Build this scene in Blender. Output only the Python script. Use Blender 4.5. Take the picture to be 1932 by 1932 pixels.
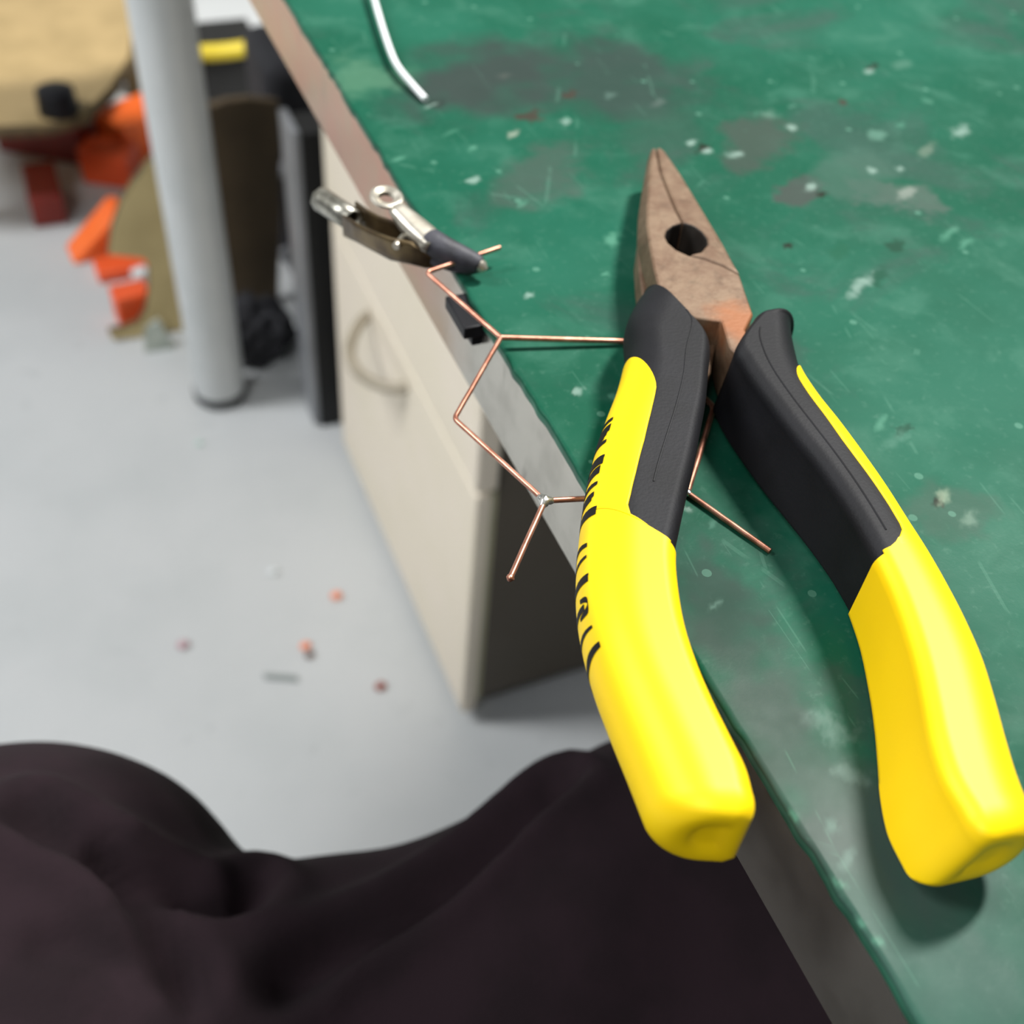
import bpy, bmesh, math, random
import numpy as np
from mathutils import Vector, Matrix, noise

random.seed(7)
for o in list(bpy.data.objects):
    bpy.data.objects.remove(o)
S = bpy.context.scene
COL = S.collection

# ------------------------------------------------------------------ camera
TT = 0.75                      # height of the work surface
F = 2100.0                     # focal length in pixels of a 1932 px frame
CAM = np.array([0.0, 0.0, TT + 0.15])
_dv = np.array([-203.0, 1994.0, F]); _dv /= np.linalg.norm(_dv)
_d1 = np.array([-1281.0, -2346.0, F]); _d1 -= _dv * (_d1 @ _dv); _d1 /= np.linalg.norm(_d1)
AX = np.array([np.cross(_d1, -_dv), _d1, -_dv])      # rows: world axes in (right, down, forward)
cam_data = bpy.data.cameras.new('camera')
cam = bpy.data.objects.new('camera', cam_data)
COL.objects.link(cam)
_m = Matrix.Identity(4)
_r, _u, _b = AX[:, 0], -AX[:, 1], -AX[:, 2]
for i in range(3):
    _m[i][0], _m[i][1], _m[i][2], _m[i][3] = _r[i], _u[i], _b[i], CAM[i]
cam.matrix_world = _m
cam_data.sensor_width = 36.0
cam_data.lens = 36.0 * F / 1932.0
cam_data.clip_start = 0.005
cam_data.clip_end = 60
cam_data.dof.use_dof = True
cam_data.dof.focus_distance = 0.195
cam_data.dof.aperture_fstop = cam_data.lens * 1e-3 / 0.0026
S.camera = cam

# ------------------------------------------------------------------ light
S.view_settings.view_transform = 'Standard'
S.view_settings.look = 'None'
S.view_settings.exposure = 0.0
S.view_settings.gamma = 1.0
W = bpy.data.worlds.new('world'); S.world = W
W.use_nodes = True
W.node_tree.nodes['Background'].inputs['Color'].default_value = (0.86, 0.93, 1.0, 1)
W.node_tree.nodes['Background'].inputs['Strength'].default_value = 0.085


def area(name, loc, target, sx, sy, power, color):
    l = bpy.data.lights.new(name, 'AREA')
    l.shape = 'RECTANGLE'; l.size = sx; l.size_y = sy; l.energy = power; l.color = color
    o = bpy.data.objects.new(name, l); COL.objects.link(o)
    o.location = loc
    o.rotation_euler = (Vector(target) - Vector(loc)).to_track_quat('-Z', 'Y').to_euler()
    return o


area('ceiling_lamp_bench', (1.15, 0.62, 2.6), (0.9, 0.55, 0), 0.16, 0.46, 112, (1.0, 0.985, 0.95))
area('ceiling_lamp_aisle_far', (-1.7, 1.3, 2.6), (-1.2, 1.2, 0), 0.6, 1.6, 80, (0.97, 0.985, 1.0))
area('ceiling_lamp_aisle_near', (-1.3, -1.0, 2.6), (-0.8, -0.6, 0), 0.45, 1.2, 34, (0.97, 0.985, 1.0))

# ------------------------------------------------------------------ helpers


def ray(u, v):
    return AX @ np.array([u - 966.0, v - 966.0, F])


def at(u, v, z):               # point of the place seen at (u, v) at height z above the work surface
    r = ray(u, v); t = (TT + z - CAM[2]) / r[2]
    return CAM + t * r


def at_y(u, v, y):             # the same on the vertical plane at distance y
    r = ray(u, v); return CAM + (y - CAM[1]) / r[1] * r


def at_x(u, v, x):
    r = ray(u, v); return CAM + (x - CAM[0]) / r[0] * r


def fl(u, v):
    return at(u, v, -TT)


def lin(c):
    c = c / 255.0
    return c / 12.92 if c <= 0.04045 else ((c + 0.055) / 1.055) ** 2.4


def rgb(r, g, b):
    return (lin(r), lin(g), lin(b), 1.0)


class NT:
    def __init__(s, m):
        m.use_nodes = True
        s.t = m.node_tree; s.b = s.t.nodes['Principled BSDF']

    def n(s, typ, **kw):
        nd = s.t.nodes.new(typ)
        for k, v in kw.items():
            if k.startswith('i_'):
                nd.inputs[k[2:]].default_value = v
            else:
                setattr(nd, k, v)
        return nd

    def l(s, a, b):
        s.t.links.new(a, b)

    def coord(s, kind='Object'):
        return s.n('ShaderNodeTexCoord').outputs[kind]

    def noise(s, vec, scale, detail=3.0, rough=0.55, dist=0.0):
        nd = s.n('ShaderNodeTexNoise')
        nd.inputs['Scale'].default_value = scale
        nd.inputs['Detail'].default_value = detail
        nd.inputs['Roughness'].default_value = rough
        nd.inputs['Distortion'].default_value = dist
        s.l(vec, nd.inputs['Vector'])
        return nd.outputs['Fac']

    def ramp(s, fac, a, b, smooth=True):
        nd = s.n('ShaderNodeMapRange')
        nd.interpolation_type = 'SMOOTHSTEP' if smooth else 'LINEAR'
        nd.inputs['From Min'].default_value = a
        nd.inputs['From Max'].default_value = b
        s.l(fac, nd.inputs['Value'])
        return nd.outputs['Result']

    def math(s, op, a, b=None):
        nd = s.n('ShaderNodeMath', operation=op)
        for i, x in enumerate((a, b)):
            if x is None:
                continue
            if hasattr(x, 'links'):
                s.l(x, nd.inputs[i])
            else:
                nd.inputs[i].default_value = x
        return nd.outputs[0]

    def mix(s, fac, a, b, mode='MIX'):
        nd = s.n('ShaderNodeMix', data_type='RGBA', blend_type=mode)
        nd.clamp_factor = True
        for sock, x in ((nd.inputs[0], fac), (nd.inputs[6], a), (nd.inputs[7], b)):
            if hasattr(x, 'links'):
                s.l(x, sock)
            else:
                sock.default_value = x
        return nd.outputs[2]

    def bump(s, h, strength, dist):
        nd = s.n('ShaderNodeBump')
        nd.inputs['Strength'].default_value = strength
        nd.inputs['Distance'].default_value = dist
        s.l(h, nd.inputs['Height'])
        s.l(nd.outputs[0], s.b.inputs['Normal'])


MATS = {}


def mat(name, color, rough=0.5, metal=0.0, var=None, scale=60.0, bump=0.0, bscale=400.0, bdist=0.0004, spec=0.5, detail=4.0):
    """principled material; var = second colour mixed in by noise"""
    if name in MATS:
        return MATS[name]
    m = bpy.data.materials.new(name); N = NT(m)
    N.b.inputs['Base Color'].default_value = color
    N.b.inputs['Roughness'].default_value = rough
    N.b.inputs['Metallic'].default_value = metal
    N.b.inputs['Specular IOR Level'].default_value = spec
    c = N.coord()
    if var is not None:
        f = N.ramp(N.noise(c, scale, detail), 0.35, 0.68)
        N.l(N.mix(f, color, var), N.b.inputs['Base Color'])
    if bump:
        N.bump(N.noise(c, bscale, 3.0), bump, bdist)
    MATS[name] = m
    return m


def empty(name, loc, label=None, cat=None, group=None, kind=None):
    o = bpy.data.objects.new(name, None); COL.objects.link(o)
    o.location = loc
    o.empty_display_size = 0.02
    tag(o, label, cat, group, kind)
    return o


def tag(o, label=None, cat=None, group=None, kind=None):
    if label: o['label'] = label
    if cat: o['category'] = cat
    if group: o['group'] = group
    if kind: o['kind'] = kind
    return o


def world_loc(p):
    v = Vector((0, 0, 0))
    while p is not None:
        v += p.location; p = p.parent
    return v


def obj(name, verts, faces, m, parent=None, smooth=True, origin=None, angle=None, weld=0):
    """verts in world space; linked as one mesh object under parent"""
    L = world_loc(parent)
    O = Vector(origin) if origin is not None else L
    me = bpy.data.meshes.new(name)
    me.from_pydata([tuple(Vector(v) - O) for v in verts], [], faces)
    bm = bmesh.new(); bm.from_mesh(me)
    if weld:
        bmesh.ops.remove_doubles(bm, verts=bm.verts, dist=weld)
    bmesh.ops.recalc_face_normals(bm, faces=bm.faces)
    bm.to_mesh(me); bm.free()
    me.materials.append(m)
    o = bpy.data.objects.new(name, me); COL.objects.link(o)
    o.location = O - L
    if parent is not None:
        o.parent = parent
    for p in me.polygons:
        p.use_smooth = smooth
    if smooth and angle:
        try:
            me.set_sharp_from_angle(angle=math.radians(angle))
        except Exception:
            pass
    return o


def bevel(o, w, seg=3, ang=30):
    b = o.modifiers.new('bevel', 'BEVEL')
    b.width = w; b.segments = seg; b.limit_method = 'ANGLE'; b.angle_limit = math.radians(ang)
    return o


def box(name, lo, hi, m, parent=None, bev=0.002, rotz=0.0, seg=3, tilt=None):
    lo = np.array(lo, float); hi = np.array(hi, float)
    c = (lo + hi) / 2; h = (hi - lo) / 2
    R = Matrix.Rotation(rotz, 3, 'Z')
    if tilt is not None:
        R = R @ Matrix.Rotation(tilt[0], 3, 'X') @ Matrix.Rotation(tilt[1], 3, 'Y')
    vs = [tuple(Vector(c) + R @ Vector((x * h[0], y * h[1], z * h[2]))) for x in (-1, 1) for y in (-1, 1) for z in (-1, 1)]
    fs = [(0, 1, 3, 2), (4, 6, 7, 5), (0, 4, 5, 1), (2, 3, 7, 6), (0, 2, 6, 4), (1, 5, 7, 3)]
    o = obj(name, vs, fs, m, parent, smooth=True, origin=None if parent else (c[0], c[1], lo[2]), angle=40)
    if bev:
        bevel(o, bev, seg)
    return o


def prism(name, layers, m, parent=None, bev=0.0, seg=2, smooth=True, origin=None):
    """layers: list of equally long closed outlines (3-D), stacked bottom to top"""
    n = len(layers[0]); vs = [tuple(p) for L in layers for p in L]; fs = []
    for k in range(len(layers) - 1):
        for i in range(n):
            j = (i + 1) % n
            fs.append((k * n + i, k * n + j, (k + 1) * n + j, (k + 1) * n + i))
    fs.append(tuple(range(n - 1, -1, -1)))
    fs.append(tuple((len(layers) - 1) * n + i for i in range(n)))
    o = obj(name, vs, fs, m, parent, smooth=smooth, origin=origin, angle=35)
    if bev:
        bevel(o, bev, seg, 28)
    return o


def spline(pts, n):
    P = np.array(pts, float); k = len(P)
    d = np.r_[0, np.cumsum(np.linalg.norm(np.diff(P, axis=0), axis=1))]
    out = []
    for x in np.linspace(0, k - 1, n):
        i = min(int(x), k - 2); t = x - i
        p0 = P[max(i - 1, 0)]; p1 = P[i]; p2 = P[i + 1]; p3 = P[min(i + 2, k - 1)]
        out.append(0.5 * ((2 * p1) + (-p0 + p2) * t + (2 * p0 - 5 * p1 + 4 * p2 - p3) * t * t + (-p0 + 3 * p1 - 3 * p2 + p3) * t ** 3))
    return np.array(out)


def tube_mesh(path, rad, seg=12, cap=True):
    P = [Vector(p) for p in path]; n = len(P)
    if not hasattr(rad, '__len__'):
        rad = [rad] * n
    T = [(P[min(i + 1, n - 1)] - P[max(i - 1, 0)]).normalized() for i in range(n)]
    a = T[0].orthogonal().normalized()
    vs, fs = [], []
    for i in range(n):
        a = (a - T[i] * a.dot(T[i])).normalized(); b = T[i].cross(a)
        for k in range(seg):
            w = 2 * math.pi * k / seg
            vs.append(P[i] + (a * math.cos(w) + b * math.sin(w)) * rad[i])
        if i:
            for k in range(seg):
                j = (k + 1) % seg
                fs.append(((i - 1) * seg + k, (i - 1) * seg + j, i * seg + j, i * seg + k))
    if cap:
        fs.append(tuple(range(seg - 1, -1, -1))); fs.append(tuple((n - 1) * seg + k for k in range(seg)))
    return vs, fs


def tube(name, path, rad, m, parent=None, seg=12, origin=None):
    vs, fs = tube_mesh(path, rad, seg)
    return obj(name, vs, fs, m, parent, origin=origin, angle=50)


def merge(parts):
    vs, fs = [], []
    for v, f in parts:
        o = len(vs); vs += list(v); fs += [tuple(i + o for i in q) for q in f]
    return vs, fs


# ------------------------------------------------------------------ materials
def mat_table():
    m = bpy.data.materials.new('green_work_surface'); N = NT(m)
    c = N.coord('Generated') if False else N.n('ShaderNodeNewGeometry').outputs['Position']
    big = N.noise(c, 14, 4, 0.6)
    mid = N.noise(c, 60, 5, 0.6, 0.4)
    fine = N.noise(c, 520, 3, 0.6)
    col = N.mix(N.ramp(big, 0.35, 0.7), rgb(16, 84, 62), rgb(32, 98, 77))
    col = N.mix(N.math('MULTIPLY', N.ramp(mid, 0.48, 0.72), 0.45), col, rgb(66, 118, 98))
    # worn grey film, stronger away from the pliers and along the near edge
    g1 = N.ramp(N.noise(c, 22, 5, 0.65, 0.6), 0.50, 0.70)
    col = N.mix(N.math('MULTIPLY', g1, 0.6), col, rgb(60, 80, 73))
    col = N.mix(N.math('MULTIPLY', N.ramp(fine, 0.55, 0.8), 0.25), col, rgb(100, 140, 122))

    marks = []

    def spot(u, v, ru, rv, color, amount=0.9, ang=0.0, soft=0.5, nz=0.6):
        """worn, burnt or dark patch of the surface; ru, rv radii in mm; collected for the sheet's colour attribute"""
        p = at(u, v, 0)
        marks.append((p[0], p[1], ru * 1e-3, rv * 1e-3, tuple(q * 0.62 for q in color[:3]), amount, ang, soft, nz))
    dk = rgb(58, 74, 68); gr = rgb(96, 104, 98); br = rgb(84, 72, 62); wh = rgb(190, 220, 205); pale = rgb(120, 190, 160); bk = rgb(40, 40, 26)
    # broad grey, burnt areas at the far end and near the right edge
    spot(925, 140, 44, 26, rgb(70, 82, 78), 0.95, 0.3, 0.35, 0.5)
    spot(1160, 130, 44, 30, rgb(66, 84, 78), 0.85, 0.2, 0.3, 0.6)
    spot(1230, 240, 40, 16, rgb(66, 100, 86), 0.7, 0.3, 0.3, 0.6)
    spot(690, 150, 16, 16, rgb(110, 160, 128), 0.6, 0.0, 0.2, 0.6)
    spot(1020, 330, 22, 14, gr, 0.6, 0.5, 0.3)
    spot(1500, 370, 13, 7, rgb(84, 92, 86), 0.9, 0.6, 0.5)
    spot(1430, 265, 22, 12, rgb(88, 92, 86), 0.7, 0.6, 0.4)
    spot(1700, 370, 12, 13, rgb(110, 122, 114), 0.6, 0.6, 0.4, 1.0)
    spot(1600, 330, 20, 12, rgb(82, 120, 104), 0.7, 0.6, 0.4)
    spot(1250, 300, 20, 8, rgb(74, 98, 88), 0.7, 0.5, 0.3)
    spot(1800, 960, 14, 9, rgb(72, 112, 94), 0.8, -0.4, 0.3)
    spot(1640, 1700, 22, 40, rgb(84, 104, 98), 0.6, 0.3, 0.1, 0.8)
    spot(1520, 1420, 13, 30, rgb(92, 108, 102), 0.75, 0.1, 0.2, 0.8)
    spot(1370, 1150, 9, 22, rgb(66, 92, 82), 0.8, -0.2, 0.2, 0.8)
    # dark burns, and a dark patch at the tip of the white wire
    for (u, v, a, b, k) in ((1000, 218, 6, 4, br), (1075, 180, 4, 3, br), (825, 195, 5, 2.6, dk), (1648, 128, 4, 2, bk), (1550, 367, 3, 1.6, bk),
                            (1590, 192, 3, 2, br), (1487, 462, 2, 1.6, bk), (1690, 462, 4, 2.5, rgb(30, 84, 62)), (1330, 280, 4, 2, bk), (1700, 812, 3, 2, rgb(30, 90, 68)),
                            (1770, 945, 3, 1.5, bk), (1660, 520, 5, 3, rgb(30, 96, 72)), (1590, 470, 6, 3, rgb(34, 110, 82))):
        spot(u, v, a, b, k, 0.9, 0.6, 0.4, 0.8)
    # white chips and droplets
    for (u, v, a, b, k, am) in ((1385, 292, 3.6, 2.4, wh, 1), (1334, 285, 2.4, 1.5, wh, 1), (1305, 270, 2.2, 1.4, wh, .9), (1152, 452, 3.6, 3, pale, .9),
                                (1620, 538, 6, 2.6, wh, .9), (1810, 250, 6, 3, wh, 1), (1492, 241, 2.6, 1.8, wh, .9), (1452, 215, 3.6, 3, rgb(120, 160, 140), .9),
                                (1655, 255, 4.5, 3, rgb(130, 180, 158), .8), (1700, 120, 5, 3, rgb(110, 160, 138), .7), (1640, 135, 3.5, 1.6, wh, .8), (1530, 352, 3, 1.8, wh, .9),
                                (1710, 362, 4.5, 2, rgb(176, 184, 172), .9), (1750, 282, 6, 2, rgb(140, 160, 140), .8), (893, 340, 2.6, 1.8, wh, .9), (968, 253, 3.4, 2, rgb(190, 200, 180), .9),
                                (1064, 229, 2.8, 2, wh, .8), (997, 557, 1.7, 1.4, wh, .9), (1143, 517, 1.4, 1.2, pale, .9), (985, 385, 2.6, 1.6, pale, .6),
                                (950, 143, 4, 2, gr, .9), (1090, 738, 1.9, 1.3, wh, .8), (1158, 748, 1.7, 1.5, pale, .7), (751, 300, 2.4, 1.4, pale, .7), (890, 280, 2, 1.4, pale, .7),
                                (850, 250, 5, 1.6, pale, .5), (815, 198, 3, .9, wh, .8), (1690, 830, 5, 2.6, rgb(104, 160, 138), .8), (1660, 800, 4, 1.2, pale, .7), (1780, 940, 3, 1.6, rgb(190, 210, 180), .8),
                                (1830, 980, 3, 2, rgb(150, 180, 160), .8), (1790, 440, 6, 1.6, pale, .8), (1820, 460, 5, 1.8, pale, .8), (1697, 318, 1.8, 1.4, wh, .8), (1645, 322, 2, 1.8, wh, .8),
                                (1240, 195, 4, 2, rgb(120, 136, 128), .7), (1150, 180, 3, 2, rgb(120, 150, 138), .7), (1495, 200, 2, 1.4, rgb(120, 170, 150), .7), (1570, 1370, 3.4, 4.5, rgb(150, 180, 170), .6),
                                (1605, 1465, 2.4, 3, rgb(150, 180, 170), .55), (1600, 1620, 4, 1, rgb(140, 176, 164), .6), (1570, 1560, 1.4, 1.6, rgb(130, 170, 156), .7), (1500, 1540, 1.0, 1.2, pale, .8),
                                (1580, 1665, .9, 1.6, pale, .8), (1618, 1740, .8, 1.4, pale, .8), (1655, 1775, .8, 1.2, pale, .8), (1345, 990, 2, .8, rgb(110, 170, 146), .7), (1298, 960, 0.8, 1.2, wh, .8),
                                (1350, 1140, 2, .7, rgb(140, 180, 164), .7), (1750, 190, 2, 2.5, pale, .5), (1700, 235, 3, 1.4, pale, .5), (1720, 1000, 2, .6, pale, .5), (1590, 950, 1.5, .6, pale, .5)):
        spot(u, v, a * 1.1, b * 1.1, k, am * 0.72, 0.55, 0.15, 0.6)
    at1 = N.n('ShaderNodeAttribute', attribute_name='marks')
    col = N.mix(at1.outputs['Alpha'], col, at1.outputs['Color'])
    # random fine specks
    vo = N.n('ShaderNodeTexVoronoi', feature='F1'); vo.inputs['Scale'].default_value = 130; N.l(c, vo.inputs['Vector'])
    rnd = N.n('ShaderNodeSeparateColor'); N.l(vo.outputs['Color'], rnd.inputs[0])
    k = N.math('MULTIPLY', N.math('LESS_THAN', vo.outputs['Distance'], 0.12), N.math('GREATER_THAN', rnd.outputs[0], 0.72))
    col = N.mix(N.math('MULTIPLY', k, 0.4), col, rgb(110, 160, 138))
    # knife scratches: thin lines of a stretched wave field
    for (ang, sc, th, am) in ((0.9, 34, 0.985, 0.16), (-0.5, 46, 0.988, 0.14), (2.0, 28, 0.99, 0.14)):
        mp = N.n('ShaderNodeMapping'); mp.inputs['Rotation'].default_value = (0, 0, ang); mp.inputs['Scale'].default_value = (1, 0.12, 1)
        N.l(c, mp.inputs['Vector'])
        v2 = N.n('ShaderNodeTexVoronoi', feature='DISTANCE_TO_EDGE'); v2.inputs['Scale'].default_value = sc
        N.l(mp.outputs[0], v2.inputs['Vector'])
        ln = N.math('LESS_THAN', v2.outputs['Distance'], 0.004)
        msk = N.ramp(N.noise(c, 45 + sc, 2), 0.56, 0.62)
        col = N.mix(N.math('MULTIPLY', N.math('MULTIPLY', ln, msk), am), col, rgb(110, 160, 138))
    col = N.mix(1.0, col, (0.66, 0.68, 0.68, 1), 'MULTIPLY')
    N.l(col, N.b.inputs['Base Color'])
    r = N.ramp(N.noise(c, 40, 4), 0.3, 0.75)
    N.l(N.math('ADD', N.math('MULTIPLY', r, 0.2), 0.42), N.b.inputs['Roughness'])
    N.b.inputs['Specular IOR Level'].default_value = 0.10
    h = N.math('ADD', N.math('MULTIPLY', N.noise(c, 300, 4, 0.6), 0.4), N.math('MULTIPLY', N.noise(c, 1400, 3), 0.25))
    N.bump(h, 0.12, 0.0005)
    return m, marks


def mat_band():
    m = bpy.data.materials.new('worn_edge_band'); N = NT(m)
    c = N.n('ShaderNodeNewGeometry').outputs['Position']
    sep = N.n('ShaderNodeSeparateXYZ'); N.l(c, sep.inputs[0])
    n = N.noise(c, 90, 4, 0.6)
    col = N.mix(N.ramp(n, 0.4, 0.7), rgb(186, 182, 172), rgb(168, 164, 154))
    # brown reflection painted into the colour of the band's far stretch
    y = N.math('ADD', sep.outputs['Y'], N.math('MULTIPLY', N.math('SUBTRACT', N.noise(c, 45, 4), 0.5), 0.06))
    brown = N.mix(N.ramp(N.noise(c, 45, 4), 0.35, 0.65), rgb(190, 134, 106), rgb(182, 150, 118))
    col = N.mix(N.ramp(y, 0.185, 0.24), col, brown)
    mp = N.n('ShaderNodeMapping'); mp.inputs['Scale'].default_value = (1, 2.2, 0.5); N.l(c, mp.inputs['Vector'])
    sm = N.ramp(N.noise(mp.outputs[0], 60, 4, 0.6, 0.3), 0.60, 0.72)
    col = N.mix(N.math('MULTIPLY', sm, 0.55), col, rgb(74, 64, 54))
    N.l(col, N.b.inputs['Base Color'])
    N.b.inputs['Roughness'].default_value = 0.2
    N.b.inputs['Metallic'].default_value = 0.85
    return m


def mat_floor():
    m = bpy.data.materials.new('pale_grey_floor'); N = NT(m)
    c = N.n('ShaderNodeNewGeometry').outputs['Position']
    col = N.mix(N.ramp(N.noise(c, 5, 4), 0.35, 0.7), rgb(198, 200, 200), rgb(190, 193, 193))
    col = N.mix(N.math('MULTIPLY', N.ramp(N.noise(c, 26, 4, 0.6, 0.5), 0.62, 0.75), 0.25), col, rgb(150, 156, 156))
    N.l(col, N.b.inputs['Base Color'])
    N.b.inputs['Roughness'].default_value = 0.45
    return m


def mat_rust():
    m = bpy.data.materials.new('rusty_steel'); N = NT(m)
    c = N.n('ShaderNodeNewGeometry').outputs['Position']
    a = N.noise(c, 160, 5, 0.65)
    col = N.mix(N.ramp(a, 0.35, 0.68), rgb(118, 97, 77), rgb(98, 74, 56))
    b = N.noise(c, 420, 4, 0.6)
    col = N.mix(N.math('MULTIPLY', N.ramp(b, 0.5, 0.75), 0.5), col, rgb(72, 56, 40))
    sep = N.n('ShaderNodeVectorMath', operation='DISTANCE'); N.l(c, sep.inputs[0])
    p = at(1405, 610, 0.0155); sep.inputs[1].default_value = tuple(p)
    d = N.math('ADD', sep.outputs['Value'], N.math('MULTIPLY', N.math('SUBTRACT', N.noise(c, 260, 4), 0.5), 0.008))
    col = N.mix(N.math('MULTIPLY', N.ramp(d, 0.010, 0.003), 0.8), col, rgb(140, 84, 46))
    N.l(col, N.b.inputs['Base Color'])
    N.b.inputs['Metallic'].default_value = 0.25
    N.b.inputs['Roughness'].default_value = 0.55
    N.bump(N.noise(c, 900, 4), 0.25, 0.0003)
    return m


(M_TABLE, MARKS) = mat_table(); M_BAND = mat_band(); M_FLOOR = mat_floor(); M_RUST = mat_rust()
M_MATEDGE = mat('dark_green_edge', rgb(14, 66, 48), 0.45, var=rgb(30, 92, 70), scale=120)
M_YELLOW = mat('yellow_rubber', rgb(246, 208, 8), 0.48, var=rgb(243, 203, 6), scale=30, spec=0.3)
M_BLACK = mat('black_rubber', rgb(15, 15, 18), 0.62, var=rgb(20, 20, 24), scale=90, spec=0.25, bump=0.18, bscale=1600, bdist=0.0003)
M_HOLEWALL = mat('dark_hole_wall', rgb(26, 22, 18), 0.6, var=rgb(34, 28, 22), scale=300)  # darker tone for the walls of the gripping hole
M_INK = mat('black_print', rgb(12, 12, 11), 0.6, var=rgb(18, 17, 16), scale=300, spec=0.2)
M_COPPER = mat('bare_copper', rgb(206, 150, 128), 0.36, 0.85, var=rgb(168, 112, 92), scale=260)
M_SOLDER = mat('solder', rgb(214, 214, 208), 0.25, 0.9, var=rgb(150, 150, 146), scale=500)
M_NICKEL = mat('nickel_plate', rgb(206, 200, 186), 0.34, 0.75, var=rgb(170, 164, 150), scale=140)
M_STEEL = mat('dull_clip_steel', rgb(164, 162, 152), 0.34, 0.8, var=rgb(110, 108, 98), scale=220)
M_BRASS = mat('tarnished_clip_steel', rgb(104, 88, 60), 0.38, 0.7, var=rgb(70, 56, 40), scale=160)
M_SLEEVE = mat('black_heat_shrink', rgb(52, 52, 60), 0.6, var=rgb(34, 34, 40), scale=200, bump=0.3, bscale=900)
M_WHITEWIRE = mat('white_plastic_wire', rgb(226, 230, 230), 0.35, var=rgb(206, 212, 212), scale=80)
M_BLKPL = mat('black_plastic', rgb(14, 14, 18), 0.5, var=rgb(20, 20, 25), scale=120, spec=0.25)
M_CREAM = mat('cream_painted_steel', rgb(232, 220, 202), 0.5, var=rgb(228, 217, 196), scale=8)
M_CREAM_SHADE = mat('cream_side_shade_tone', rgb(84, 76, 64), 0.6, var=rgb(78, 70, 58), scale=9)  # shade on the cabinet side painted in as a much darker cream
M_GROOVE = mat('olive_groove', rgb(176, 172, 140), 0.7, var=rgb(168, 164, 134), scale=20)  # olive tone of the groove between the drawer fronts
M_HANDLE = mat('grey_bow_handle', rgb(170, 160, 142), 0.45, var=rgb(156, 146, 128), scale=30)
M_LEG = mat('grey_painted_leg', rgb(196, 199, 199), 0.35, 0.0, var=rgb(188, 192, 192), scale=14)
M_FOOT = mat('dark_rubber_foot', rgb(38, 40, 42), 0.6, var=rgb(48, 50, 50), scale=60)
M_PLY = mat('plywood', rgb(214, 192, 138), 0.65, var=rgb(198, 176, 124), scale=14)
M_PLY2 = mat('darker_plywood', rgb(172, 148, 104), 0.65, var=rgb(156, 134, 92), scale=14)  # darker plywood tone for the raised sheet
M_PLYEDGE = mat('charred_plywood_edge', rgb(78, 62, 36), 0.7, var=rgb(104, 86, 52), scale=50)
M_ORANGE = mat('orange_plastic', rgb(255, 118, 48), 0.45, var=rgb(250, 108, 42), scale=16)
M_ORANGE2 = mat('deep_orange_plastic', rgb(244, 96, 46), 0.45, var=rgb(232, 86, 40), scale=16)
M_RED = mat('dark_red_plastic', rgb(140, 42, 26), 0.5, var=rgb(120, 34, 22), scale=12)
M_DARK = mat('charcoal_fabric', rgb(46, 46, 50), 0.85, var=rgb(36, 36, 40), scale=30)
M_GREYSTEEL = mat('grey_steel', rgb(150, 152, 156), 0.4, 0.3, var=rgb(138, 140, 144), scale=20)
M_BLACKPANEL = mat('black_panel', rgb(14, 14, 14), 0.6, var=rgb(20, 20, 20), scale=20)
M_YELLID = mat('yellow_lid', rgb(208, 186, 40), 0.45, var=rgb(196, 174, 36), scale=20)
M_CLOTH = mat('dark_maroon_cloth', rgb(29, 18, 23), 0.95, var=rgb(23, 14, 18), scale=40, bump=0.3, bscale=600, bdist=0.0006, spec=0.2)
M_WALL = mat('off_white_wall', rgb(206, 206, 200), 0.8, var=rgb(200, 200, 194), scale=3)
M_BAGP = mat('cloudy_plastic', rgb(176, 182, 170), 0.3, var=rgb(150, 156, 146), scale=30)

# ------------------------------------------------------------------ setting
floor = box('floor', (-3.5, -1.8, -0.05), (3.2, 3.6, 0.0), M_FLOOR, bev=0)
tag(floor, 'pale grey smooth workshop floor', None, kind='structure')
wall = box('wall_back', (-3.5, 3.6, 0.0), (3.2, 3.7, 2.7), M_WALL, bev=0)
tag(wall, 'off-white wall at the far end of the workshop', None, kind='structure')

# ------------------------------------------------------------------ work table
EDGE = 0.080
Y0, Y1 = -0.62, 1.36  # far end lengthened out of view to block the bench lamp's spill
table = empty('work_table', (0.45, 0.26, 0), 'green-topped work table with worn grey edge band, brown reflection painted at its far end', 'table')


def vnoise(x, y, seed):
    """smooth value noise on arrays"""
    r = np.random.RandomState(seed).rand(64, 64)
    xi, yi = np.floor(x).astype(int), np.floor(y).astype(int); fx, fy = x - xi, y - yi
    fx = fx * fx * (3 - 2 * fx); fy = fy * fy * (3 - 2 * fy)
    g = lambda i, j: r[(xi + i) % 64, (yi + j) % 64]
    return (g(0, 0) * (1 - fx) + g(1, 0) * fx) * (1 - fy) + (g(0, 1) * (1 - fx) + g(1, 1) * fx) * fy


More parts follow.
